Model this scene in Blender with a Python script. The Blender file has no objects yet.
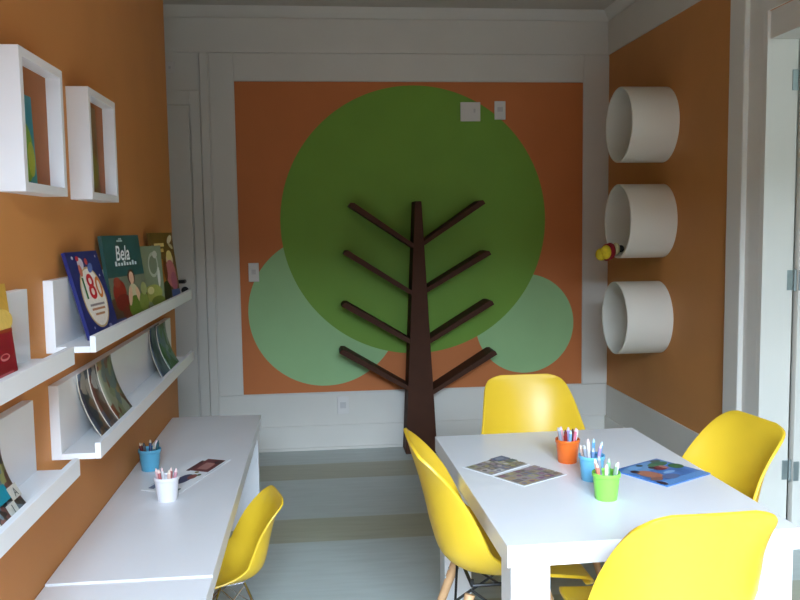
import bpy, bmesh, math, random
from mathutils import Vector, Matrix
C = bpy.context.scene.collection
SC = bpy.context.scene
random.seed(7)
W = 2.5546          # right wall plane
PI = math.pi

# ------------------------------------------------------------------ camera
def make_camera():
    yaw, pitch, roll = .0991, .088, -.0142
    fwd = Vector((math.sin(yaw)*math.cos(pitch), math.cos(yaw)*math.cos(pitch), -math.sin(pitch)))
    r = Vector((math.cos(yaw), -math.sin(yaw), 0)); u = r.cross(fwd)
    r2 = r*math.cos(roll)+u*math.sin(roll); u2 = -r*math.sin(roll)+u*math.cos(roll)
    cd = bpy.data.cameras.new('camera'); co = bpy.data.objects.new('camera', cd); C.objects.link(co)
    cd.sensor_width = 36; cd.lens = 822.0248*36/800; cd.clip_start = .02
    M = Matrix((r2, u2, -fwd)).transposed().to_4x4(); M.translation = (.6894, -5.1612, 1.4)
    co.matrix_world = M; SC.camera = co
make_camera()

# ------------------------------------------------------------------ world, lights, exposure
wd = bpy.data.worlds.new('sky'); SC.world = wd; wd.use_nodes = True
bg = wd.node_tree.nodes['Background']; bg.inputs[0].default_value = (.80, .86, .92, 1); bg.inputs[1].default_value = .6
SC.view_settings.view_transform = 'Standard'; SC.view_settings.look = 'None'
SC.view_settings.gamma = 1; SC.view_settings.use_curve_mapping = False
SC.view_settings.exposure = 0.0
def area(name, loc, rot, sx, sy, power, col, spread=180):
    l = bpy.data.lights.new(name, 'AREA'); l.shape = 'RECTANGLE'; l.size = sx; l.size_y = sy
    l.energy = power; l.color = col; l.spread = math.radians(spread)
    o = bpy.data.objects.new(name, l); C.objects.link(o); o.location = loc; o.rotation_euler = rot
    return o
# open sky outside: it comes in through the wide window behind the camera and slants downward
area('sky_daylight', (.2, -9.6, 6.0), (math.radians(60), 0, math.radians(-4)), 6.0, 6.0, 7900, (.62, .80, 1.0))
# daylight of the hall beyond the doorway on the right
area('hall_daylight', (3.35, -4.6, 1.9), (math.radians(70), 0, math.radians(8)), .9, 1.2, 18, (.66, .92, 1.0))

# ------------------------------------------------------------------ materials
MATS = {}
def lin(c):
    return tuple(((v/255)/12.92 if v/255 <= .04045 else ((v/255+.055)/1.055)**2.4) for v in c)
def mat(name, rgb, rough=.5, var=.05, scale=18, bump=0., metal=0., spec=.5, coat=0.):
    """rgb is sRGB 0-255; a noise texture modulates the colour slightly."""
    if name in MATS: return MATS[name]
    m = bpy.data.materials.new(name); m.use_nodes = True; nt = m.node_tree; b = nt.nodes['Principled BSDF']
    c = lin(rgb)
    tc = nt.nodes.new('ShaderNodeTexCoord'); nz = nt.nodes.new('ShaderNodeTexNoise'); nz.inputs['Scale'].default_value = scale
    nz.inputs['Detail'].default_value = 4
    nt.links.new(tc.outputs['Object'], nz.inputs['Vector'])
    rp = nt.nodes.new('ShaderNodeValToRGB'); rp.color_ramp.elements[0].position = .3; rp.color_ramp.elements[1].position = .7
    rp.color_ramp.elements[0].color = (*[max(0, v*(1-var)) for v in c], 1); rp.color_ramp.elements[1].color = (*[min(1, v*(1+var)) for v in c], 1)
    nt.links.new(nz.outputs['Fac'], rp.inputs['Fac']); nt.links.new(rp.outputs['Color'], b.inputs['Base Color'])
    b.inputs['Roughness'].default_value = rough; b.inputs['Metallic'].default_value = metal
    b.inputs['Specular IOR Level'].default_value = spec; b.inputs['Coat Weight'].default_value = coat
    if bump:
        bp = nt.nodes.new('ShaderNodeBump'); bp.inputs['Strength'].default_value = bump; bp.inputs['Distance'].default_value = .002
        n2 = nt.nodes.new('ShaderNodeTexNoise'); n2.inputs['Scale'].default_value = 220; nt.links.new(tc.outputs['Object'], n2.inputs['Vector'])
        nt.links.new(n2.outputs['Fac'], bp.inputs['Height']); nt.links.new(bp.outputs['Normal'], b.inputs['Normal'])
    MATS[name] = m; return m
def collage(name, cols, scale=40):
    """printed cover: voronoi cells coloured through a stepped ramp"""
    if name in MATS: return MATS[name]
    m = bpy.data.materials.new(name); m.use_nodes = True; nt = m.node_tree; b = nt.nodes['Principled BSDF']
    tc = nt.nodes.new('ShaderNodeTexCoord'); vo = nt.nodes.new('ShaderNodeTexVoronoi'); vo.inputs['Scale'].default_value = scale
    nz = nt.nodes.new('ShaderNodeTexNoise'); nz.inputs['Scale'].default_value = scale*.6
    ad = nt.nodes.new('ShaderNodeMixRGB'); ad.inputs[0].default_value = .06
    nt.links.new(tc.outputs['Object'], nz.inputs['Vector']); nt.links.new(tc.outputs['Object'], ad.inputs[1]); nt.links.new(nz.outputs['Color'], ad.inputs[2])
    nt.links.new(ad.outputs[0], vo.inputs['Vector'])
    sp = nt.nodes.new('ShaderNodeSeparateColor'); nt.links.new(vo.outputs['Color'], sp.inputs[0])
    rp = nt.nodes.new('ShaderNodeValToRGB'); cr = rp.color_ramp; cr.interpolation = 'CONSTANT'
    cr.elements[0].color = (*lin(cols[0]), 1); cr.elements[1].position = 1/len(cols); cr.elements[1].color = (*lin(cols[1]), 1)
    for i, c in enumerate(cols[2:], 2):
        e = cr.elements.new(i/len(cols)); e.color = (*lin(c), 1)
    nt.links.new(sp.outputs[0], rp.inputs['Fac']); nt.links.new(rp.outputs['Color'], b.inputs['Base Color'])
    b.inputs['Roughness'].default_value = .35
    MATS[name] = m; return m
def floor_mat():
    m = bpy.data.materials.new('striped_vinyl_floor'); m.use_nodes = True; nt = m.node_tree; b = nt.nodes['Principled BSDF']
    ge = nt.nodes.new('ShaderNodeNewGeometry'); sx = nt.nodes.new('ShaderNodeSeparateXYZ'); nt.links.new(ge.outputs['Position'], sx.inputs[0])
    mr = nt.nodes.new('ShaderNodeMapRange'); mr.inputs['From Min'].default_value = -7; mr.inputs['From Max'].default_value = 0
    nt.links.new(sx.outputs['Y'], mr.inputs['Value'])
    rp = nt.nodes.new('ShaderNodeValToRGB'); cr = rp.color_ramp; cr.interpolation = 'CONSTANT'
    A = lin((190, 196, 191)); B = lin((174, 171, 148))
    stops = [(-7, A), (-5.2, B), (-4.9, A), (-4.25, B), (-3.95, A), (-3.2, B), (-2.9, A), (-2.52, B), (-2.24, A), (-1.575, B), (-1.258, A), (-.629, B), (-.353, A)]
    cr.elements[0].position = 0; cr.elements[0].color = (*A, 1); cr.elements[1].position = (7-5.2)/7; cr.elements[1].color = (*B, 1)
    for y, c in stops[2:]:
        e = cr.elements.new((7+y)/7); e.color = (*c, 1)
    nt.links.new(mr.outputs[0], rp.inputs['Fac'])
    mp = nt.nodes.new('ShaderNodeMapping'); mp.inputs['Scale'].default_value = (1.2, 9, 1); nt.links.new(ge.outputs['Position'], mp.inputs['Vector'])
    nz = nt.nodes.new('ShaderNodeTexNoise'); nz.inputs['Scale'].default_value = 3.5; nz.inputs['Detail'].default_value = 8; nt.links.new(mp.outputs[0], nz.inputs['Vector'])
    r2 = nt.nodes.new('ShaderNodeValToRGB'); r2.color_ramp.elements[0].position = .3; r2.color_ramp.elements[1].position = .7
    r2.color_ramp.elements[0].color = (.88, .88, .87, 1); r2.color_ramp.elements[1].color = (1, 1, 1, 1); nt.links.new(nz.outputs['Fac'], r2.inputs['Fac'])
    mx = nt.nodes.new('ShaderNodeMixRGB'); mx.blend_type = 'MULTIPLY'; mx.inputs[0].default_value = 1
    nt.links.new(rp.outputs[0], mx.inputs[1]); nt.links.new(r2.outputs[0], mx.inputs[2]); nt.links.new(mx.outputs[0], b.inputs['Base Color'])
    b.inputs['Roughness'].default_value = .42
    return m
M_white = mat('white_wall_paint', (222, 216, 206), .6, .025, 3, .15)
M_ceil = mat('ceiling_paint', (205, 196, 184), .8, .03, 3, .1)
M_orange = mat('orange_wall_paint', (204, 138, 74), .65, .035, 4, .25)
M_morange = mat('mural_orange_paint', (206, 118, 60), .65, .03, 4, .2)
M_mgreen = mat('mural_leaf_green_paint', (118, 162, 48), .6, .04, 4, .2)
M_mpale = mat('mural_pale_green_paint', (158, 198, 138), .6, .03, 4, .2)
M_lac = mat('white_lacquer', (236, 236, 238), .32, .012, 5)
M_cream = mat('cream_white_lacquer', (236, 230, 216), .4, .012, 5)
M_brown = mat('brown_lacquer', (74, 43, 28), .7, .08, 12, spec=.25)
M_plas = mat('yellow_plastic', (232, 191, 48), .36, .02, 8)
M_wood = mat('beech_wood', (206, 160, 116), .5, .12, 30)
M_black = mat('black_metal', (26, 26, 28), .4, .05, 30)
M_chrome = mat('chrome', (205, 205, 210), .18, .02, 30, 0, 1.)
M_steel = mat('brushed_steel', (150, 160, 158), .4, .05, 30, 0, .5)
M_swplate = mat('white_switch_plastic', (226, 220, 214), .35, .01, 10)
M_grey = mat('grey_plastic', (204, 198, 194), .5, .03, 10)
M_paper = mat('paper', (236, 238, 240), .7, .01, 10)
M_page = mat('book_pages', (214, 204, 186), .7, .05, 60)

# ------------------------------------------------------------------ mesh helpers
def link(name, bm, m, parent=None, loc=None, smooth=False):
    me = bpy.data.meshes.new(name); bm.normal_update(); bm.to_mesh(me); bm.free()
    for mm in (m if isinstance(m, (list, tuple)) else [m]): me.materials.append(mm)
    if smooth:
        for p in me.polygons: p.use_smooth = True
    o = bpy.data.objects.new(name, me); C.objects.link(o)
    if parent: o.parent = parent
    if loc is not None: o.location = loc
    return o
def tag(o, label, cat, group=None):
    o['label'] = label; o['category'] = cat
    if group: o['group'] = group
    return o
def thing(name, label, cat, loc=(0, 0, 0), rz=0, group=None):
    o = bpy.data.objects.new(name, None); C.objects.link(o); o.empty_display_size = .1
    o.location = loc; o.rotation_euler = (0, 0, rz)
    return tag(o, label, cat, group)
def struct(o): o['kind'] = 'structure'; return o
def box(bm, x0, x1, y0, y1, z0, z1, bev=0.):
    vs = [bm.verts.new(p) for p in ((x0, y0, z0), (x1, y0, z0), (x1, y1, z0), (x0, y1, z0), (x0, y0, z1), (x1, y0, z1), (x1, y1, z1), (x0, y1, z1))]
    fs = [bm.faces.new([vs[i] for i in f]) for f in ((3, 2, 1, 0), (4, 5, 6, 7), (0, 1, 5, 4), (1, 2, 6, 5), (2, 3, 7, 6), (3, 0, 4, 7))]
    if bev:
        es = list({e for f in fs for e in f.edges})
        bmesh.ops.bevel(bm, geom=es, offset=bev, segments=2, affect='EDGES', profile=.5)
def bx(*a, bev=0.):
    bm = bmesh.new(); box(bm, *a, bev=bev); return bm
def tube(bm, p0, p1, r0, r1=None, n=12):
    p0 = Vector(p0); p1 = Vector(p1); r1 = r0 if r1 is None else r1
    d = (p1-p0).normalized(); a = d.orthogonal().normalized(); b = d.cross(a)
    A = [bm.verts.new(p0+(a*math.cos(2*PI*i/n)+b*math.sin(2*PI*i/n))*r0) for i in range(n)]
    B = [bm.verts.new(p1+(a*math.cos(2*PI*i/n)+b*math.sin(2*PI*i/n))*r1) for i in range(n)]
    for i in range(n): bm.faces.new((A[i], A[(i+1) % n], B[(i+1) % n], B[i]))
    bm.faces.new(A[::-1]); bm.faces.new(B)
def lathe(bm, prof, n=40, axis='z', closed=False):
    """prof: list of (radius, height)"""
    rings = []
    for r, h in prof:
        ring = []
        for i in range(n):
            c, s = math.cos(2*PI*i/n)*r, math.sin(2*PI*i/n)*r
            ring.append(bm.verts.new((c, s, h) if axis == 'z' else (h, c, s)))
        rings.append(ring)
    for k in range(len(rings)-(0 if closed else 1)):
        a, b = rings[k], rings[(k+1) % len(rings)]
        for i in range(n): bm.faces.new((a[i], a[(i+1) % n], b[(i+1) % n], b[i]))
    if not closed:
        if prof[0][0] > 0: bm.faces.new(rings[0][::-1])
        if prof[-1][0] > 0: bm.faces.new(rings[-1])
    bmesh.ops.remove_doubles(bm, verts=bm.verts, dist=1e-6)
    bmesh.ops.recalc_face_normals(bm, faces=bm.faces)
def prism(bm, poly, y0, y1):
    """poly: (x,z) outline extruded along y"""
    A = [bm.verts.new((x, y0, z)) for x, z in poly]; B = [bm.verts.new((x, y1, z)) for x, z in poly]
    n = len(poly); bm.faces.new(A); bm.faces.new(B[::-1])
    for i in range(n): bm.faces.new((A[i], B[i], B[(i+1) % n], A[(i+1) % n]))
    bmesh.ops.recalc_face_normals(bm, faces=bm.faces)
def bev_mod(o, w=.003, seg=2):
    b = o.modifiers.new('bevel', 'BEVEL'); b.width = w; b.segments = seg; b.limit_method = 'ANGLE'; return o

# ------------------------------------------------------------------ the room
YF = -5.75; ZC = 2.735; XH = -1.5; XR = 4.0
struct(link('floor', bx(XH, XR, YF-.15, .1, -.05, 0), floor_mat()))
struct(link('ceiling', bx(XH, XR, YF-.15, .1, ZC, ZC+.06), M_ceil))
struct(link('wall_back', bx(XH, XR, 0, .1, 0, ZC), M_white))
struct(link('wall_left', bx(-.1, 0, YF, -1.135, 0, ZC), M_orange))
struct(link('wall_hall', bx(XH-.1, XH, YF, .1, 0, ZC), M_white))
bm = bmesh.new(); box(bm, W, W+.13, -1.86, 0, 0, ZC); box(bm, W, W+.13, YF, -2.95, 0, ZC); box(bm, W, W+.13, -2.95, -1.86, 2.263, ZC)
struct(link('wall_right', bm, M_orange))
bm = bmesh.new(); box(bm, XH, .12, YF-.12, YF, 0, ZC); box(bm, 2.12, XR, YF-.12, YF, 0, ZC); box(bm, .12, 2.12, YF-.12, YF, 2.45, ZC); box(bm, .12, 2.12, YF-.12, YF, 0, .3)
struct(link('wall_front', bm, M_white))
struct(link('wall_outer', bx(XR-.05, XR, YF, .1, 0, ZC), M_white))
# frame of the wide window behind the camera
bm = bmesh.new()
box(bm, .12, .17, YF-.08, YF-.02, .3, 2.45); box(bm, 2.07, 2.12, YF-.08, YF-.02, .3, 2.45); box(bm, 1.1, 1.14, YF-.08, YF-.02, .3, 2.45)
box(bm, .12, 2.12, YF-.08, YF-.02, 2.39, 2.45); box(bm, .12, 2.12, YF-.08, YF-.02, .3, .36)
struct(link('window_1', bm, M_lac))

# back wall: frieze, cornice, border boards, baseboard
bm = bmesh.new(); box(bm, XH, W, -.012, 0, 2.467, 2.672, bev=.002)
struct(link('trim_1', bm, M_white))
bm = bmesh.new(); prism(bm, [(0, 0), (.055, .062), (0, .062)], XH, W)      # cornice across the back wall
for v in bm.verts: x, y, z = v.co; v.co = (y, -x-.0, 2.672+z)
bmesh.ops.recalc_face_normals(bm, faces=bm.faces)
struct(link('trim_2', bm, M_white))
struct(link('trim_3', bx(.004, .055, -.022, 0, 0, 2.466, bev=.005), M_white))           # upright moulding beside the door
struct(link('trim_4', bx(.062, .205, -.009, 0, .366, 2.466, bev=.003), M_white))         # border left of the mural
struct(link('trim_5', bx(2.389, W, -.009, 0, .366, 2.466, bev=.003), M_white))           # border right of the mural
struct(link('trim_6', bx(.206, 2.388, -.009, 0, 2.30, 2.466, bev=.003), M_white))        # border above the mural
bm = bmesh.new(); box(bm, .062, W, -.01, 0, 0, .363, bev=.002); box(bm, .062, W, -.022, -.01, .018, .158, bev=.003); box(bm, .062, W, -.028, -.01, 0, .018, bev=.003)
struct(link('baseboard_back', bm, M_white))
# right wall: frieze, cornice, baseboard
bm = bmesh.new(); box(bm, W-.012, W, -5.75, -.012, 2.467, 2.672, bev=.002); struct(link('trim_7', bm, M_white))
bm = bmesh.new(); prism(bm, [(0, 0), (-.055, .062), (0, .062)], -5.75, 0)
for v in bm.verts: x, y, z = v.co; v.co = (W+x, y, 2.672+z)
struct(link('trim_8', bm, M_white))
bm = bmesh.new(); box(bm, W-.01, W, -1.545, -.028, 0, .358, bev=.002); box(bm, W-.02, W-.01, -1.545, -.028, .018, .158, bev=.003); box(bm, W-.026, W-.01, -1.545, -.028, 0, .018, bev=.003)
struct(link('baseboard_right', bm, M_white))
# doorway on the right: flat casing, stepped inner band, head board and reveal
bm = bmesh.new(); box(bm, W-.03, W, -1.735, -1.602, 0, 2.466, bev=.006); struct(link('trim_9', bm, M_white))
bm = bmesh.new(); box(bm, W-.008, W, -1.848, -1.735, 0, 2.466); box(bm, W-.008, W, -3.1, -1.848, 2.263, 2.466); struct(link('trim_10', bm, M_white))
bm = bmesh.new(); box(bm, W-.008, W+.13, -1.875, -1.849, 0, 2.2625); box(bm, W+.006, W+.13, -2.935, -1.876, 2.15, 2.2625); box(bm, W-.008, W+.13, -2.961, -2.935, 0, 2.2625)
box(bm, W-.008, W+.018, -1.879, -1.875, 0, 2.149)
struct(link('trim_11', bm, M_white))
# the open door leaf in the right doorway, hung on three hinges
d2 = struct(link('door_2', bx(W+.142, W+.96, -1.90, -1.862, .008, 2.14, bev=.003), M_white))
for z in (.335, 1.155, 1.985):
    bm = bmesh.new(); tube(bm, (W+.136, -1.884, z-.045), (W+.136, -1.884, z+.045), .006)
    box(bm, W+.105, W+.13, -1.879, -1.8751, z-.042, z+.042, bev=.001); box(bm, W+.142, W+.166, -1.9035, -1.9001, z-.042, z+.042, bev=.001)
    link('hinge', bm, M_steel, d2)
# white door in the far left of the back wall
d1 = struct(link('door_1', bx(-.94, -.066, -.016, 0, .008, 2.148, bev=.003), M_white))
bm = bmesh.new(); tube(bm, (-.125, -.016, 1.09), (-.125, -.06, 1.09), .011); lathe_b = bmesh.new(); box(bm, -.23, -.115, -.07, -.052, 1.079, 1.101, bev=.005)
lathe_b.free(); link('handle', bm, M_black, d1)
bm = bmesh.new(); tube(bm, (-.125, -.016, 1.035), (-.125, -.024, 1.035), .022, n=20); link('key_plate', bm, M_black, d1)
bm = bmesh.new(); box(bm, -.056, .002, -.02, 0, 0, 2.24, bev=.003); box(bm, -.98, -.056, -.02, 0, 2.158, 2.24, bev=.003); struct(link('trim_12', bm, M_white))

# ------------------------------------------------------------------ mural painted on the back wall
mu = thing('mural', 'painted back wall mural of green circles forming a tree crown on orange', 'mural', (1.2969, -.0005, 0))
MX = 1.2969
link('orange_ground', bx(.209-MX, 2.385-MX, -.004, 0, .369, 2.2964), M_morange, mu)
def disc(cx, cz, r, y0, y1, n=120, zmin=.37, xr=(.2095, 2.3845)):
    bm = bmesh.new(); pts = [(cx+r*math.cos(2*PI*i/n)-MX, cz+r*math.sin(2*PI*i/n)) for i in range(n)]
    prism(bm, pts, y0, y1); return bm
link('pale_green_circle', disc(.727, .884, .474, -.006, -.004), M_mpale, mu)
link('pale_green_circle', disc(2.008, .772, .32, -.006, -.004), M_mpale, mu)
link('leaf_green_circle', disc(1.302, 1.438, .837, -.008, -.004, 160), M_mgreen, mu)

# ------------------------------------------------------------------ switch plates and sockets on the back wall
def plate(name, label, cat, x0, x1, z0, z1, ins, y=-.008, group=None):
    t = thing(name, label, cat, ((x0+x1)/2, y, (z0+z1)/2))
    w, h = (x1-x0)/2, (z1-z0)/2
    link('cover_plate', bx(-w, w, -.009, 0, -h, h, bev=.003), M_swplate, t)
    for nm, a, b, c, d, m in ins: link(nm, bx(a*w, b*w, -.012, -.009, c*h, d*h, bev=.001), m, t)
    return t
plate('light_switch', 'large square white switch plate on the top right of the green circle', 'switch', 1.597, 1.723, 2.055, 2.173, [('rocker', .3, .5, -.1, .3, M_grey), ('rocker', -.7, .15, -.6, .6, M_swplate)])
plate('wall_socket', 'narrow white socket plate right of the square switch high on the mural', 'socket', 1.813, 1.883, 2.065, 2.179, [('socket_insert', -.5, .5, -.15, .35, M_grey)], y=-.0085)
plate('wall_socket', 'white socket plate at left edge of the mural over orange and pale green', 'socket', .262, .326, 1.077, 1.194, [('socket_insert', -.4, .4, -.2, .3, M_grey)], y=-.0065)
plate('wall_socket', 'white socket plate low on the white board under the mural', 'socket', .792, .866, .227, .340, [('socket_insert', -.5, .5, -.35, .35, M_grey)], y=-.01)
plate('wall_plate', 'tiny white plate high up above the door beside the orange wall', 'wall plate', -.20, -.138, 2.345, 2.41, [('button', -.2, .2, -.25, .2, M_grey)], y=-.0005)

# ------------------------------------------------------------------ tree bookshelf
tr = thing('tree_bookshelf', 'tall brown wooden tree shaped bookshelf standing against the mural', 'bookshelf', (1.3, -.02, 0))
D = -.20; TX = 1.3
def tp(x, z): return (x-TX, z)
bm = bmesh.new(); prism(bm, [tp(1.206, 0), tp(1.403, 0), tp(1.322, 1.557), tp(1.282, 1.557)], D+.02, .0)
bev_mod(link('trunk', bm, M_brown, tr), .003)
def trunk_x(z, side):
    f = z/1.557
    return (1.206+(1.282-1.206)*f) if side < 0 else (1.403+(1.322-1.403)*f)
for (tx, tz, rz_, s) in [(.890, 1.547, 1.287, -1), (.854, 1.258, 1.002, -1), (.836, .944, .704, -1), (.818, .657, .413, -1),
                        (1.705, 1.553, 1.304, 1), (1.741, 1.243, 1.017, 1), (1.758, .935, .703, 1), (1.776, .623, .385, 1)]:
    rx = trunk_x(rz_, s)
    a = Vector((rx, rz_)); b = Vector((tx, tz)); d = (b-a).normalized(); n = Vector((-d.y, d.x))*.018
    if n.y < 0: n = -n
    # foot of the board is cut along the trunk
    p0 = a-n; p1 = a+n
    p0 = Vector((trunk_x(p0.y, s), p0.y)); p1 = Vector((trunk_x(p1.y, s), p1.y))
    # bevelled tip: lower corner projects, upper corner trimmed
    q0 = b-n; q1 = b+n-d*.02
    bm = bmesh.new(); prism(bm, [tp(*p0), tp(*q0), tp(*(b+n*.4)), tp(*q1), tp(*p1)], D+.02, 0)
    bev_mod(link('branch', bm, M_brown, tr), .002)

# ------------------------------------------------------------------ white drum shelves on the right wall
def drum(label, yc, zc):
    t = thing('round_shelf', label, 'round shelf', (W, yc, zc), 0, 'white round shelves on the right wall')
    bm = bmesh.new(); L = .25; R = .199; r = .188
    lathe(bm, [(R, -L+.003), (R, 0), (r, 0), (r, -L+.003), (r+.003, -L), (R-.003, -L)], 72, 'x', closed=True)
    o = link('drum', bm, M_cream, t, smooth=True); e = o.modifiers.new('split', 'EDGE_SPLIT'); e.split_angle = math.radians(40)
    bm = bmesh.new(); lathe(bm, [(.1875, -.012), (.1875, -.001)], 72, 'x'); link('back_disc', bm, M_cream, t)
    return t
drum('topmost white round drum shelf on the orange right wall', -.845, 1.928)
drum('middle white round drum shelf holding the striped toy', -.838, 1.416)
drum('lowest white round drum shelf on the orange right wall', -.805, .888)
def ball(bm, c, r, sx=1, sy=1, sz=1, n=16):
    M = Matrix.Translation(c) @ Matrix.Diagonal((sx, sy, sz, 1))
    bmesh.ops.create_uvsphere(bm, u_segments=n*2, v_segments=n, radius=r, matrix=M)
# striped plush toy hanging out of the middle drum
def plush():
    t = thing('plush_toy', 'small red and yellow striped plush toy poking out of the middle round shelf', 'toy', (W-.272, -.80, 1.254))
    ye = mat('yellow_plush', (226, 196, 40), .9, .12, 90, .4); re = mat('red_plush', (150, 22, 28), .9, .12, 90, .4); cr = mat('cream_plush', (206, 186, 140), .9, .12, 90, .4)
    bk = mat('dark_plush', (40, 38, 34), .9, .1, 90)
    segs = [('head', ye, -.052, .034), ('body_stripe', re, -.022, .047), ('body_stripe', ye, -.03, .0), ('body_stripe', re, -.002, .046), ('body_stripe', cr, .03, .034), ('tail', bk, .058, .02)]
    for nm, m, x, r in segs:
        if r == 0: continue
        bm = bmesh.new(); ball(bm, (x, 0, (.35*x+.002) if x < .02 else .013), r, .62 if nm == 'body_stripe' else .9, 1, 1); link(nm, bm, m, t, smooth=True)
    bm = bmesh.new(); ball(bm, (-.034, -.026, -.004), .040, .75, .7, .95); link('yellow_patch', bm, ye, t, smooth=True)
plush()
t = thing('small_toy', 'small dark toy at the back of the topmost round shelf', 'toy', (W-.12, -.955, 1.784))
dk = mat('dark_toy_plastic', (44, 44, 46), .5); gy = mat('grey_toy_plastic', (150, 152, 146), .6)
bm = bmesh.new(); ball(bm, (0, 0, .022), .022, 1, 1, 1.1); link('body', bm, gy, t, smooth=True)
bm = bmesh.new(); ball(bm, (0, .0, .060), .018); link('head', bm, dk, t, smooth=True)
t = thing('small_toy', 'small grey toy figure inside the lowest round shelf', 'toy', (W-.15, -.935, .781))
bm = bmesh.new(); ball(bm, (0, 0, .042), .034, .8, .9, 1.2); link('body', bm, gy, t, smooth=True)
bm = bmesh.new(); ball(bm, (0, 0, .105), .027); link('head', bm, gy, t, smooth=True)
for s in (-1, 1):
    bm = bmesh.new(); ball(bm, (0, s*.02, .128), .011); link('ear', bm, dk, t, smooth=True)

# ------------------------------------------------------------------ picture ledges on the left wall
def ledge(label, y0, y1, z0, z1):
    t = thing('book_ledge', label, 'wall shelf', (0, (y0+y1)/2, z0), 0, 'white L shaped book ledges on the left wall')
    h = (y1-y0)/2; H = z1-z0
    link('back_board', bx(0, .025, -h, h, 0, H, bev=.0012), M_lac, t)
    link('bottom_board', bx(.0252, .108, -h, h, 0, .016, bev=.001), M_lac, t)
    link('front_lip', bx(.1082, .123, -h, h, 0, .042, bev=.0012), M_lac, t)
ledge('upper right white book ledge with three large picture books standing on it', -3.02, -1.405, 1.094, 1.279)
ledge('lower right white book ledge holding leaning magazines', -3.02, -1.405, .818, 1.011)
ledge('upper left white book ledge with the red book, cut by the photo edge', -4.8, -3.205, 1.094, 1.272)
ledge('lower left white book ledge with colourful magazine, cut by the photo edge', -4.8, -3.205, .830, 1.013)

# ------------------------------------------------------------------ open box frames on the left wall
def frame_box(label, y0, y1, z0, z1):
    t = thing('box_shelf', label, 'wall box', (0, (y0+y1)/2, z0), 0, 'white box frames on the left wall')
    h = (y1-y0)/2; H = z1-z0; th = .021; d = .061
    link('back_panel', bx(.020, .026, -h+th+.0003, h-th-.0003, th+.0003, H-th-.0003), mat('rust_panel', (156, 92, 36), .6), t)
    link('side_board', bx(0, d, -h, -h+th, 0, H, bev=.001), M_lac, t); link('side_board', bx(0, d, h-th, h, 0, H, bev=.001), M_lac, t)
    link('top_board', bx(0, d, -h+th, h-th, H-th, H, bev=.001), M_lac, t); link('bottom_board', bx(0, d, -h+th, h-th, 0, th, bev=.001), M_lac, t)
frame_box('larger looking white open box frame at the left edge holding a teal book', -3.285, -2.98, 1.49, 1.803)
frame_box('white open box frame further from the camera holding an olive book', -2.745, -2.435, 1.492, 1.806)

# ------------------------------------------------------------------ books
class Fr:
    """cover frame: origin at the lower left corner, U along the width, V up the cover, N out of the cover"""
    def __init__(s, BL, BR, TL):
        s.o = Vector(BL); s.U = Vector(BR)-s.o; s.V = Vector(TL)-s.o; s.w = s.U.length; s.h = s.V.length
        s.N = s.U.cross(s.V).normalized()
    def p(s, u, v, n=0): return s.o+s.U*u+s.V*v+s.N*n
def slab(bm, fr, u0, u1, v0, v1, n0, n1):
    vs = [bm.verts.new(fr.p(u, v, n)) for n in (n0, n1) for u, v in ((u0, v0), (u1, v0), (u1, v1), (u0, v1))]
    for f in ((3, 2, 1, 0), (4, 5, 6, 7), (0, 1, 5, 4), (1, 2, 6, 5), (2, 3, 7, 6), (3, 0, 4, 7)): bm.faces.new([vs[i] for i in f])
def ell(cx, cy, rx, ry, n=28, a0=0, a1=360, rot=0):
    c, s = math.cos(math.radians(rot)), math.sin(math.radians(rot)); o = []
    for i in range(n):
        a = math.radians(a0+(a1-a0)*i/(n if a1-a0 == 360 else n-1)); x, y = rx*math.cos(a), ry*math.sin(a)
        o.append((cx+x*c-y*s, cy+x*s+y*c))
    return o
def rc(x0, y0, x1, y1): return [(x0, y0), (x1, y0), (x1, y1), (x0, y1)]
def art(fr, shapes, name, parent, n0=.0004):
    bm = bmesh.new(); ms = []; off = Vector(parent.location)
    for k, (poly, rgb) in enumerate(shapes):
        m = mat('print_%d_%d_%d' % tuple(rgb), rgb, .4, .06, 120)
        if m not in ms: ms.append(m)
        vs = [bm.verts.new(fr.p(u, v, n0+.00012*k)-off) for u, v in poly]
        try: f = bm.faces.new(vs); f.material_index = ms.index(m)
        except ValueError: pass
    return link(name, bm, ms, parent)
def text(fr, s, u, v, size, rgb, parent, name='cover_title', squeeze=1., slant=0., n0=.0022):
    cu = bpy.data.curves.new('t', 'FONT'); cu.body = s; cu.size = 1; cu.align_x = 'CENTER'; cu.shear = slant; cu.offset = .012
    ob = bpy.data.objects.new('t', cu); me = bpy.data.meshes.new_from_object(ob)
    off = Vector(parent.location); Un = fr.U.normalized(); Vn = fr.V.normalized(); base = fr.p(u, v, n0)
    for q in me.vertices: q.co = base+Un*q.co.x*size*squeeze+Vn*q.co.y*size-off
    me.name = name; me.materials.clear(); me.materials.append(mat('print_%d_%d_%d' % tuple(rgb), rgb, .4, .06, 120))
    bpy.data.objects.remove(ob); bpy.data.curves.remove(cu)
    o = bpy.data.objects.new(name, me); C.objects.link(o); o.parent = parent; return o
def book(label, fr, rgb, th=.012, spine=None, cat='book', group=None, name='picture_book'):
    t = thing(name, label, cat, tuple(fr.o), 0, group); off = fr.o
    cm = mat('cover_%d_%d_%d' % tuple(rgb), rgb, .35, .12, 14)
    bm = bmesh.new()
    slab(bm, fr, 0, 1, 0, 1, -.002, 0); slab(bm, fr, 0, 1, 0, 1, -th, -th+.002); slab(bm, fr, 0, .012, 0, 1, -th+.002, -.002)
    for v in bm.verts: v.co -= off
    link('cover', bm, cm, t)
    bm = bmesh.new(); slab(bm, fr, .013, .985, .012, .988, -th+.0022, -.0022)
    for v in bm.verts: v.co -= off
    link('pages', bm, M_page, t)
    return t
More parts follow.
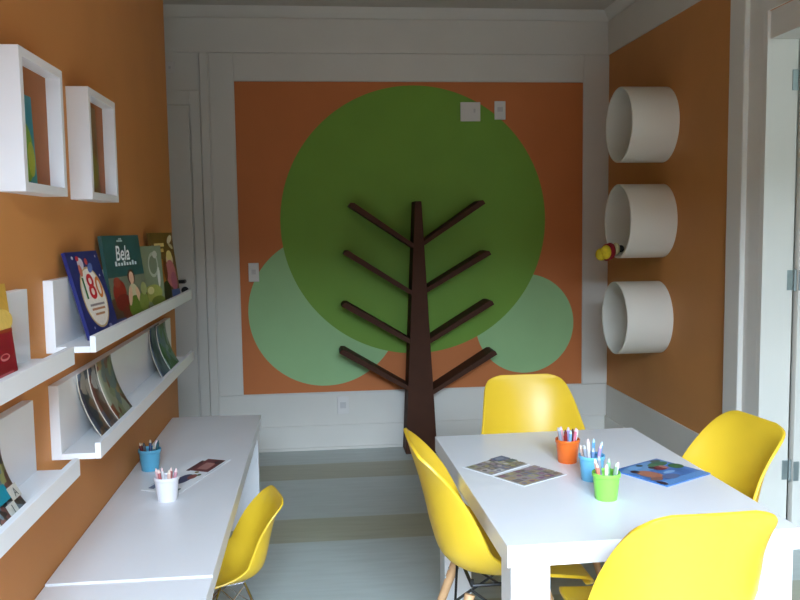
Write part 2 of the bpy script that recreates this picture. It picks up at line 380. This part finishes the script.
def leanfr(tl, tr, zt, zb, lean):
    """upper corners (x,y) given; bottom shifted outward by lean"""
    U = Vector((tr[0]-tl[0], tr[1]-tl[1])).normalized(); n = Vector((U.y, -U.x))*lean
    return Fr((tl[0]+n.x, tl[1]+n.y, zb), (tr[0]+n.x, tr[1]+n.y, zb), (tl[0], tl[1], zt))
ZS = 1.1105
GB = 'picture books on the upper right ledge'
# 180
fr = leanfr((.021, -2.90), (.048, -2.69), 1.346, ZS, .062)
b = book('navy blue picture book with white oval and the number 180', fr, (34, 40, 104), .010, group=GB)
art(fr, [(ell(.5, .46, .37, .36, 36), (196, 168, 120)), (ell(.5, .46, .34, .335, 36), (232, 226, 214)), (ell(.36, .86, .09, .07), (196, 190, 200)), (ell(.30, .92, .05, .03), (190, 40, 50)),
         (ell(.55, .88, .05, .04), (180, 60, 60)), (ell(.62, .80, .09, .05, rot=20), (90, 110, 170)), (ell(.30, .78, .05, .07), (200, 110, 90)), (rc(.28, .36, .74, .385), (150, 140, 140)), (rc(.30, .31, .72, .335), (190, 130, 90)), (rc(.36, .25, .66, .275), (190, 140, 100)),
         (ell(.72, .10, .05, .025), (150, 150, 180)), (ell(.15, .93, .03, .02), (200, 200, 210)), (ell(.85, .7, .02, .015), (200, 200, 210)), (ell(.2, .12, .02, .015), (170, 170, 200)), (ell(.88, .93, .02, .015), (200, 200, 210))], 'cover_illustration', b)
text(fr, '1', .27, .455, .085, (50, 110, 60), b, 'digit'); text(fr, '8', .48, .445, .10, (200, 30, 44), b, 'digit'); text(fr, '0', .71, .445, .085, (214, 130, 60), b, 'digit')
# Bela
fr = leanfr((.024, -2.53), (.073, -2.235), 1.387, ZS, .034)
b = book('large teal picture book titled Bela in white script', fr, (44, 84, 82), .012, group=GB)
art(fr, [(rc(.0, .0, 1., .28), (92, 66, 44)), (rc(.0, .28, 1., .52), (112, 118, 98)), (rc(.0, .0, .30, .05), (60, 70, 120)), (ell(.24, .34, .17, .15), (142, 38, 30)), (ell(.30, .22, .20, .10), (120, 30, 24)), (ell(.20, .46, .09, .06), (150, 66, 50)), (ell(.40, .10, .16, .08), (110, 44, 26)),
         (ell(.60, .50, .10, .09), (86, 48, 34)), (ell(.60, .49, .065, .075), (222, 176, 146)), (rc(.56, .38, .63, .45), (222, 176, 146)), (ell(.60, .32, .13, .10), (196, 190, 150)), (ell(.62, .14, .20, .14), (98, 122, 40)), (ell(.50, .28, .05, .12, rot=-20), (214, 172, 140)), (ell(.72, .28, .05, .10, rot=20), (214, 172, 140)),
         (ell(.86, .18, .14, .12), (120, 134, 60)), (ell(.90, .34, .09, .08), (150, 156, 100)), (rc(.35, .925, .5, .945), (180, 200, 200)), (rc(.40, .95, .48, .965), (180, 200, 200))] +
        [(rc(.22+.075*i, .645, .27+.075*i, .68+.02*(i % 3 == 0)), (206, 220, 222)) for i in range(8)], 'cover_illustration', b)
text(fr, 'Bela', .45, .71, .068, (232, 238, 238), b, slant=.2)
# pale green
fr = leanfr((.046, -2.13), (.092, -1.94), 1.345, ZS, .014)
b = book('pale green picture book half hidden behind the teal one', fr, (128, 140, 112), .008, group=GB)
art(fr, [(ell(.6, .7, .22, .2), (172, 180, 160)), (ell(.6, .7, .17, .15), (120, 130, 104)), (ell(.7, .86, .1, .06), (190, 190, 176)), (ell(.5, .25, .4, .14), (158, 166, 84)), (ell(.7, .12, .3, .08), (116, 128, 50)), (ell(.8, .5, .06, .16), (206, 208, 196)), (ell(.4, .3, .14, .06), (206, 200, 140))], 'cover_illustration', b)
# golden brown
fr = leanfr((.025, -1.80), (.075, -1.585), 1.392, ZS, .032)
b = book('golden brown picture book with a pink figure at the far end', fr, (112, 84, 36), .012, group=GB)
art(fr, [(rc(.08, .08, .42, .62), (168, 112, 36)), (ell(.72, .60, .16, .10), (206, 184, 150)), (ell(.72, .66, .12, .08), (214, 196, 120)), (ell(.70, .40, .22, .20), (186, 110, 112)), (ell(.80, .28, .14, .14), (168, 92, 112)), (rc(.62, .0, 1., .16), (78, 96, 140)), (ell(.42, .14, .18, .16), (52, 58, 30)), (ell(.2, .3, .12, .2), (140, 90, 30)),
         (rc(.12, .80, .55, .85), (214, 190, 120)), (rc(.16, .72, .50, .77), (200, 170, 96)), (ell(.82, .90, .12, .05, rot=20), (206, 196, 160)), (ell(.84, .80, .10, .03, rot=-20), (196, 186, 140)), (ell(.46, .45, .08, .14), (112, 60, 30))], 'cover_illustration', b)
# red book on the left ledge
fr = leanfr((.021, -3.50), (.035, -3.31), 1.262, ZS, .07)
fr = Fr((.096, -3.715, ZS), (.104, -3.505, ZS), (.028, -3.58, 1.295))
b = book('dark red and yellow picture book at the left edge of the photo', fr, (140, 24, 38), .010)
art(fr, [(rc(0, .52, 1., 1.), (206, 160, 66)), (ell(.8, .62, .25, .12), (226, 190, 96)), (rc(.0, .50, 1., .535), (150, 60, 30)), (ell(.76, .27, .10, .035), (214, 120, 120)), (ell(.76, .275, .075, .02), (140, 24, 38)), (rc(.45, .10, .9, .125), (196, 90, 96))], 'cover_illustration', b)
# books inside the wall boxes
fr = Fr((.043, -3.262, 1.5115), (.043, -3.15, 1.5115), (.037, -3.262, 1.712))
b = book('teal and lime book leaning inside the left box frame', fr, (40, 132, 148), .008)
art(fr, [(ell(.5, .35, .38, .33), (120, 158, 50)), (ell(.75, .28, .2, .2), (170, 178, 60)), (ell(.35, .75, .2, .12), (70, 160, 170))], 'cover_illustration', b)
fr = Fr((.043, -2.722, 1.5135), (.043, -2.585, 1.5135), (.037, -2.722, 1.765))
b = book('olive yellow book leaning inside the farther box frame', fr, (124, 84, 30), .008)
art(fr, [(ell(.6, .25, .3, .2), (128, 118, 40)), (ell(.3, .7, .2, .2), (150, 112, 40))], 'cover_illustration', b)

# magazines slumping in the lower ledges
def magazine(label, yb, yt, w, ang, zb, zt, cols, group, sc=26, xt=.031, xb=.100, txt=None):
    t = thing('magazine', label, 'magazine', (xb, yb, zb), 0, group)
    n = 12; m = 6; ca, sa = math.cos(ang), math.sin(ang)
    def P(i, j, off):
        f = i/n; u = j/m*w                       # f: 0 bottom .. 1 top
        x = xt+(xb-xt)*(1-f)**1.9; y = yb+(yt-yb)*f; z = zb+(zt-zb)*(f**1.05)
        return Vector((x+u*sa*(1-f)*.3-off*.9, y+u*ca, z-off*.35*(1-f)+0.0016*(1-f)))-Vector((xb, yb, zb))
    for nm, o0, o1, mm in (('cover', 0, .0012, collage('collage_'+str(cols[0])+str(sc)+str(cols[1]), cols, sc)), ('pages', .00125, .0045, M_page)):
        bm = bmesh.new()
        A = [[bm.verts.new(P(i, j, o0)) for j in range(m+1)] for i in range(n+1)]; B = [[bm.verts.new(P(i, j, o1)) for j in range(m+1)] for i in range(n+1)]
        for i in range(n):
            for j in range(m):
                bm.faces.new((A[i][j], A[i][j+1], A[i+1][j+1], A[i+1][j])); bm.faces.new((B[i][j], B[i+1][j], B[i+1][j+1], B[i][j+1]))
            bm.faces.new((A[i][0], A[i+1][0], B[i+1][0], B[i][0])); bm.faces.new((A[i][m], B[i][m], B[i+1][m], A[i+1][m]))
        for j in range(m):
            bm.faces.new((A[0][j], B[0][j], B[0][j+1], A[0][j+1])); bm.faces.new((A[n][j], A[n][j+1], B[n][j+1], B[n][j]))
        bmesh.ops.recalc_face_normals(bm, faces=bm.faces)
        link(nm, bm, mm, t, smooth=True)
    return t
ZM = .8345
GM = 'magazines on the lower right ledge'
magazine('nearest of the three slumped magazines on the lower ledge', -2.865, -2.87, .185, .1, ZM, 1.012, [(60, 66, 74), (110, 84, 62), (84, 92, 104), (150, 140, 128), (52, 54, 64)], GM, xt=0.031, xb=0.09)
magazine('middle one of the three slumped magazines on the lower ledge', -2.78, -2.785, .185, .1, ZM, 1.014, [(74, 72, 76), (112, 92, 82), (60, 60, 70), (150, 146, 140), (92, 60, 50)], GM, xt=0.037, xb=0.096)
magazine('frontmost slumped magazine with brown top of the three on the lower ledge', -2.695, -2.72, .165, .1, ZM, 1.02, [(112, 66, 44), (120, 126, 96), (150, 120, 76), (96, 106, 108), (140, 142, 120)], GM, xt=0.043, xb=0.101)
magazine('dark blue magazine at the far end of the lower ledge', -1.975, -1.89, .19, .1, ZM, 1.02, [(58, 70, 92), (80, 92, 108), (44, 56, 76), (96, 108, 116)], GM, xt=0.031, xb=0.092)
magazine('green and grey magazine leaning at far end of lower ledge', -1.825, -1.79, .185, .1, ZM, 1.016, [(104, 132, 122), (72, 108, 72), (128, 146, 148), (88, 112, 128), (60, 96, 56)], GM, xt=0.038, xb=0.099)
GL = 'magazines on the lower left ledge'
ZL = .8465
mg = magazine('colourful magazine with teal patch and white letters on lower left ledge', -3.605, -3.56, .13, .0, ZL, .99, [(70, 60, 52), (120, 80, 70), (150, 150, 96), (44, 50, 56), (112, 120, 124)], GL, 34)
fr = Fr((.097, -3.60, ZL+.006), (.097, -3.475, ZL+.006), (.062, -3.585, ZL+.058))
art(fr, [(rc(.1, .55, .62, 1.05), (30, 140, 160)), (rc(.60, .42, .97, .85), (206, 202, 190)), (rc(.28, .05, .62, .44), (206, 202, 190))], 'cover_letters_ground', mg, .002)
text(fr, 'J', .45, .10, .026, (90, 90, 84), mg, 'letter', n0=.004); text(fr, 'A', .785, .48, .026, (90, 90, 84), mg, 'letter', n0=.004)
magazine('grey magazine leaning nearer the camera on lower left ledge', -3.73, -3.72, .11, 0, ZL, .98, [(100, 104, 104), (60, 62, 60), (140, 140, 136)], GL, 34)

# ------------------------------------------------------------------ desks along the left wall
ZD = .537
def desk(label, y0, y1, zt, cat='desk'):
    t = thing('wall_desk', label, cat, (.2, (y0+y1)/2, 0), 0)
    h = (y1-y0)/2
    link('desktop', bx(-.198, .209, -h, h, zt-.05, zt, bev=.002), M_lac, t)
    link('end_panel', bx(-.198, .195, h-.052, h-.002, 0, zt-.0502, bev=.002), M_lac, t)
    link('end_panel', bx(-.198, .195, -h+.002, -h+.052, 0, zt-.0502, bev=.002), M_lac, t)
desk('long white desk along the left wall with two buckets on it', -3.127, -1.3255, ZD)
desk('near white desk section at the bottom left photo corner', -4.95, -3.130, ZD-.004)

# ------------------------------------------------------------------ white table
HT = .62
TA = .0224
tb = thing('white_table', 'square edged white table in the middle with four yellow chairs around it', 'table', (1.1108, -2.171, 0), TA)
TW, TL = .769, 1.077
link('tabletop', bx(0, TW, -TL, 0, HT-.056, HT, bev=.002), M_lac, tb)
for x in (.012, TW-.012-.1):
    for y in (-.112, -TL+.012): link('leg', bx(x, x+.1, y, y+.1, 0, HT-.0562, bev=.002), M_lac, tb)

# ------------------------------------------------------------------ chairs
# centre line y, z, half width, then the rim line y, z
PROF = [(.205, .398, .150, .205, .398), (.215, .415, .182, .215, .416), (.195, .434, .205, .195, .440), (.12, .437, .224, .125, .457), (.03, .426, .234, .045, .471), (-.07, .418, .238, -.03, .492), (-.145, .430, .237, -.085, .525),
        (-.197, .470, .232, -.104, .562), (-.222, .54, .224, -.128, .612), (-.240, .62, .211, -.158, .666), (-.260, .70, .196, -.200, .722), (-.280, .765, .180, -.247, .770), (-.290, .798, .160, -.279, .797), (-.2945, .812, .136, -.289, .811), (-.297, .820, .100, -.2955, .8195)]
def crom(t):
    k = min(int(t), len(PROF)-2); f = t-k; g = lambda i: PROF[max(0, min(len(PROF)-1, i))]
    o = []
    for q in range(5):
        a, b, c, d = g(k-1)[q], g(k)[q], g(k+1)[q], g(k+2)[q]
        o.append(.5*((2*b)+(-a+c)*f+(2*a-5*b+4*c-d)*f*f+(-a+3*b-3*c+d)*f**3))
    return o
def shell_bm(s):
    bm = bmesh.new(); nu = 56; nv = 24; rows = []
    T = len(PROF)-1
    for i in range(nu+1):
        t = T*i/nu; y, z, w, ry, rz_ = crom(t); c = math.hypot(ry-y, rz_-z)
        row = []
        for j in range(nv+1):
            v = -1+2*j/nv; k = abs(v)**2.3
            row.append(bm.verts.new((s*w*v*(1-.05*v*v*min(1, c/.1)), s*(y+(ry-y)*k), s*(z+(rz_-z)*k))))
        rows.append(row)
    for i in range(nu):
        for j in range(nv): bm.faces.new((rows[i][j], rows[i][j+1], rows[i+1][j+1], rows[i+1][j]))
    bmesh.ops.recalc_face_normals(bm, faces=bm.faces)
    return bm
def make_chair(label, loc, rz, s=1., wire=False, group=None):
    t = thing('shell_chair', label, 'chair', loc, rz, group)
    o = link('seat_shell', shell_bm(s), M_plas, t, smooth=True)
    sd = o.modifiers.new('thick', 'SOLIDIFY'); sd.thickness = .009*s; sd.offset = 0
    bv = o.modifiers.new('round', 'BEVEL'); bv.width = .003*s; bv.segments = 2; bv.limit_method = 'ANGLE'; bv.angle_limit = math.radians(50)
    tops = []; feet = []
    k = .55 if wire else 1.
    for sx in (-1, 1):
        for sy in (-1, 1):
            a = Vector((sx*.115*k, (.085 if sy > 0 else -.125)*k-(.03 if wire else 0), .398))*s; b = Vector((sx*.205, .205 if sy > 0 else -.25, .0))*s
            tops.append(a); feet.append(b)
            if not wire:
                bm = bmesh.new(); tube(bm, b, a+(b-a)*.06, .0105*s, .0155*s, 16); lg = link('leg', bm, M_wood, t, smooth=True); lg.modifiers.new('split', 'EDGE_SPLIT')
                bm = bmesh.new(); d = (b-a); 
                bm.free()
                for q in (.12, .2):
                    bm = bmesh.new(); tube(bm, a+d*q+Vector((0, -.017*s, 0)), a+d*q+Vector((0, .017*s, 0)), .005*s, n=8); link('bolt', bm, M_steel, lg)
            else:
                bm = bmesh.new(); tube(bm, b, a, .006*s, .006*s, 10); link('leg', bm, M_chrome, t, smooth=True)
    # frame under the shell and crossing rods
    bm = bmesh.new(); m = M_chrome if wire else M_black; r = .0055*s
    for i, j in ((0, 1), (2, 3), (0, 2), (1, 3)): tube(bm, tops[i], tops[j], r, n=8)
    for i in range(4):
        tube(bm, tops[i], tops[i]+Vector((0, 0, .018*s)), r, n=8)
    link('seat_frame', bm, m, t)
    bm = bmesh.new()
    L = lambda i, f: tops[i]+(feet[i]-tops[i])*f
    for i, j in ((0, 1), (1, 0), (2, 3), (3, 2), (0, 2), (2, 0), (1, 3), (3, 1)): tube(bm, L(i, .03), L(j, .55), .004*s, n=8)
    link('cross_brace', bm, m, t)
    return t
GC = 'yellow shell chairs around the white table'
make_chair('yellow shell chair at far end of the white table, facing the camera', (1.515, -2.20, 0), PI, .97, group=GC)
make_chair('yellow shell chair at the left long side of the white table', (1.225, -2.83, 0), -PI/2, .97, group=GC)
make_chair('yellow shell chair at the right side of the table by the doorway', (1.825, -2.70, 0), math.radians(98), .94, group=GC)
make_chair('nearest yellow shell chair seen from behind at the near table end', (1.52, -3.24, 0), math.radians(1), .95, group=GC)
make_chair('small yellow child chair with chrome legs tucked at the wall desk', (.355, -2.52, 0), math.radians(106), .65, True)

# ------------------------------------------------------------------ buckets and pencils
def bucket(label, loc, rgb, R=.039, r=.031, h=.078):
    t = thing('pencil_bucket', label, 'bucket', loc)
    m = mat('bucket_%d_%d_%d' % tuple(rgb), rgb, .35, .02, 20)
    bm = bmesh.new(); lathe(bm, [(0, 0), (r-.001, 0), (r, .001), (R-.0015, h-.012), (R-.003, h-.012), (r-.0015, .0025), (0, .0025)], 40)
    o = link('bucket_body', bm, m, t, smooth=True); o.modifiers.new('split', 'EDGE_SPLIT').split_angle = math.radians(40)
    bm = bmesh.new(); lathe(bm, [(R-.003, h-.0125), (R, h-.0125), (R+.0012, h-.011), (R+.0012, h-.002), (R+.0005, h), (R-.001, h), (R-.0025, h-.002)], 40, closed=True)
    link('rim', bm, m, t, smooth=True)
    return t
def pencil(label, base, top, rgb, group, r=.0052, body=None):
    base = Vector(base); top = Vector(top); L = (top-base).length
    t = thing('pencil', label, 'pencil', tuple(base), 0, group); d = (top-base).normalized(); q = Vector((0, 0, 0))
    bm = bmesh.new(); tube(bm, q, q+d*(L-.011), r, r, 10); link('shaft', bm, mat('pencil_%d_%d_%d' % tuple(rgb), rgb, .4, .04, 60), t, smooth=False)
    tipc = body or (222, 190, 150)
    bm = bmesh.new(); tube(bm, q+d*(L-.011), q+d*L, r, .0022, 10); link('tip', bm, mat('pencil_tip_%d_%d_%d' % tuple(tipc), tipc, .5, .05, 60), t)
def fill(loc, what, group, cols, hmax=.125, R=.024, r0=.014, seed=1):
    rnd = random.Random(seed); n = len(cols)
    for i, (nm, c, tip) in enumerate(cols):
        a = 2*PI*i/n+rnd.uniform(-.2, .2); 
        b = Vector(loc)+Vector((math.cos(a)*r0, math.sin(a)*r0, .0068)); rr = R*rnd.uniform(.85, 1.)
        tp_ = Vector(loc)+Vector((math.cos(a)*(rr+.010), math.sin(a)*(rr+.010), hmax*rnd.uniform(.86, 1.)))
        pencil('%s pencil standing in the %s' % (nm, what), b, tp_, c, group, body=tip)
WH = ('white', (232, 226, 226), (236, 206, 206)); PK = ('pink', (222, 160, 170), (240, 210, 210)); PP = ('pale peach', (232, 196, 178), (240, 220, 200)); LB = ('light blue', (126, 176, 214), (200, 220, 230))
GYP = ('grey', (150, 156, 166), (190, 190, 190)); RD = ('dark red', (126, 52, 44), (90, 40, 36)); TE = ('teal', (40, 90, 96), (30, 60, 66)); BR = ('brown', (120, 76, 48), (210, 180, 140)); LI = ('lilac', (176, 150, 200), (220, 200, 226)); DB = ('dark blue', (44, 60, 96), (200, 180, 150)); GN = ('pale green', (150, 210, 150), (200, 220, 200))
OR = ('coral', (226, 130, 106), (240, 200, 180))
B1 = (1.497, -2.565, HT); bucket('orange bucket of pencils, farthest of the three on the white table', B1, (236, 112, 36))
fill(B1, 'orange bucket', 'pencils in the orange bucket', [WH, RD, LI, PK, PP, GYP, ('deep red', (140, 40, 36), (110, 36, 34)), LB, ('rose', (226, 120, 140), (240, 200, 200))], .120, seed=3)
B2 = (1.512, -2.762, HT); bucket('light blue bucket, middle of the three on the white table', B2, (112, 186, 226))
fill(B2, 'light blue bucket', 'pencils in the light blue bucket', [LB, ('sky blue', (96, 160, 210), (180, 210, 230)), WH, PP, GYP, ('steel blue', (110, 140, 180), (190, 200, 220)), LI], .120, seed=5)
B3 = (1.494, -2.94, HT); bucket('lime green bucket, nearest of the three on the white table', B3, (140, 220, 84))
fill(B3, 'lime green bucket', 'pencils in the lime green bucket', [WH, GN, GYP, PP, OR, ('cream', (232, 220, 196), (236, 226, 206)), ('sage', (130, 160, 130), (190, 200, 180))], .122, seed=8)
B4 = (.068, -2.165, ZD); bucket('sky blue bucket on the long desk against the orange wall', B4, (92, 168, 200))
fill(B4, 'sky blue bucket on the desk', 'pencils in the sky blue desk bucket', [TE, WH, DB, BR, ('maroon', (110, 40, 44), (200, 170, 140)), ('dark grey', (70, 74, 78), (60, 60, 64)), ('slate', (90, 110, 120), (190, 180, 160))], .108, R=.024, seed=11)
B5 = (.190, -2.515, ZD); bucket('white bucket of pink pencils on the long desk', B5, (240, 238, 242))
fill(B5, 'white bucket on the desk', 'pencils in the white desk bucket', [PK, ('salmon', (214, 130, 124), (240, 210, 200)), WH, ('blush', (236, 190, 190), (240, 214, 210)), ('brick pink', (190, 110, 112), (230, 200, 190)), PP], .108, seed=14)

# ------------------------------------------------------------------ printed sheets and magazine on the tables
def sheet(name, label, cat, P, z, th, base, shapes, group=None, pname='paper'):
    """P: lower left, lower right, upper left corner (x,y)"""
    fr = Fr((*P[0], z+th), (*P[1], z+th), (*P[2], z+th)); t = thing(name, label, cat, (*P[0], z), 0, group)
    bm = bmesh.new(); slab(bm, fr, 0, 1, 0, 1, -th+.0002, 0)
    for v in bm.verts: v.co -= Vector((*P[0], z))
    link(pname, bm, base, t)
    if shapes: art(fr, shapes, 'printed_pictures', t, .0003)
    return t
def grid_pics(nx, ny, pal, seed, m=.05):
    rnd = random.Random(seed); o = [(rc(m*.5, m*.5, 1-m*.5, 1-m*.5), (170, 164, 158))]
    for i in range(nx):
        for j in range(ny):
            x0 = m+(1-2*m)*i/nx; y0 = m+(1-2*m)*j/ny; w = (1-2*m)/nx; h = (1-2*m)/ny
            c = rnd.choice(pal); c2 = rnd.choice(pal)
            o.append((rc(x0+w*.04, y0+h*.06, x0+w*.96, y0+h*.92), c)); o.append((ell(x0+w*rnd.uniform(.35, .65), y0+h*.5, w*.26, h*.3, 12), c2))
    return o
PAL = [(136, 124, 112), (166, 150, 130), (120, 112, 112), (164, 146, 156), (176, 168, 124), (130, 126, 142), (190, 176, 172), (110, 102, 92), (200, 194, 192)]
def pgram(a, b, c): return [a, b, c]
s1 = [(1.213, -2.684), (1.366, -2.577), (1.143, -2.574)]
s1 = [(1.215, -2.683), (1.145, -2.574), (1.365, -2.573)]
# first sheet: corners go round 1.144,-2.574 / 1.293,-2.479 / 1.365,-2.573 / 1.215,-2.683
sheet('picture_sheet', 'left picture sheet with a blue corner on the white table', 'printed sheet', [(1.215, -2.683), (1.366, -2.577), (1.144, -2.582)], HT, .001, M_paper,
      grid_pics(5, 4, PAL, 4)+[(rc(.66, .62, .97, .96), (96, 110, 138)), (ell(.8, .8, .1, .1), (130, 142, 164)), (rc(.76, .36, .96, .56), (104, 118, 116))], 'picture sheets on the white table')
sheet('picture_sheet', 'right picture sheet of purple brown rows on the white table', 'printed sheet', [(1.290, -2.802), (1.452, -2.704), (1.217, -2.692)], HT, .001, M_paper,
      grid_pics(5, 4, PAL[:6]+[(140, 100, 130), (176, 150, 110)], 9), 'picture sheets on the white table')
sheet('picture_magazine', 'blue illustrated magazine lying at the right of the table buckets', 'magazine', [(1.708, -2.868), (1.893, -2.764), (1.608, -2.690)], HT, .004, mat('magazine_blue', (72, 124, 190), .3, .25, 25),
      [(rc(.0, .0, 1., .18), (98, 150, 208)), (ell(.5, .8, .5, .16), (112, 156, 200)), (ell(.75, .78, .2, .1), (70, 116, 84)), (ell(.9, .55, .12, .12), (66, 112, 66)), (ell(.85, .9, .1, .06), (84, 100, 90)), (ell(.24, .5, .14, .22, rot=10), (176, 112, 88)), (ell(.16, .72, .07, .07), (54, 40, 44)), (ell(.14, .3, .1, .08), (140, 96, 84)), (ell(.62, .62, .13, .10), (124, 52, 56)), (ell(.52, .70, .05, .06), (60, 40, 50)), (ell(.70, .62, .05, .09), (176, 120, 110)),
       (ell(.4, .25, .16, .10), (92, 110, 150)), (ell(.04, .12, .05, .10), (54, 36, 50)), (ell(.3, .85, .14, .08), (120, 170, 214)), (ell(.55, .40, .12, .05), (140, 180, 220)), (ell(.45, .88, .06, .05), (60, 80, 90))])
sheet('picture_sheet', 'white printed leaflet with photos lying on the long desk', 'printed sheet', [(.217, -2.47), (.346, -2.085), (.085, -2.405)], ZD, .0012, M_paper,
      [(rc(.60, .10, .97, .62), (120, 60, 62)), (rc(.66, .22, .86, .5), (176, 120, 112)), (ell(.9, .2, .06, .1), (70, 40, 50)), (rc(.58, .60, .90, .70), (90, 56, 60)), (ell(.36, .42, .14, .16), (70, 76, 110)), (ell(.44, .30, .07, .1), (150, 84, 76)), (ell(.22, .60, .1, .14), (80, 86, 110)), (rc(.05, .75, .2, .9), (110, 116, 140)), (ell(.50, .2, .03, .05), (96, 110, 70)), (ell(.10, .15, .03, .04), (80, 110, 110)), (ell(.56, .35, .025, .05), (140, 130, 60)), (rc(.5, .02, .9, .035), (190, 194, 200)), (rc(.12, .93, .6, .95), (190, 194, 200))])
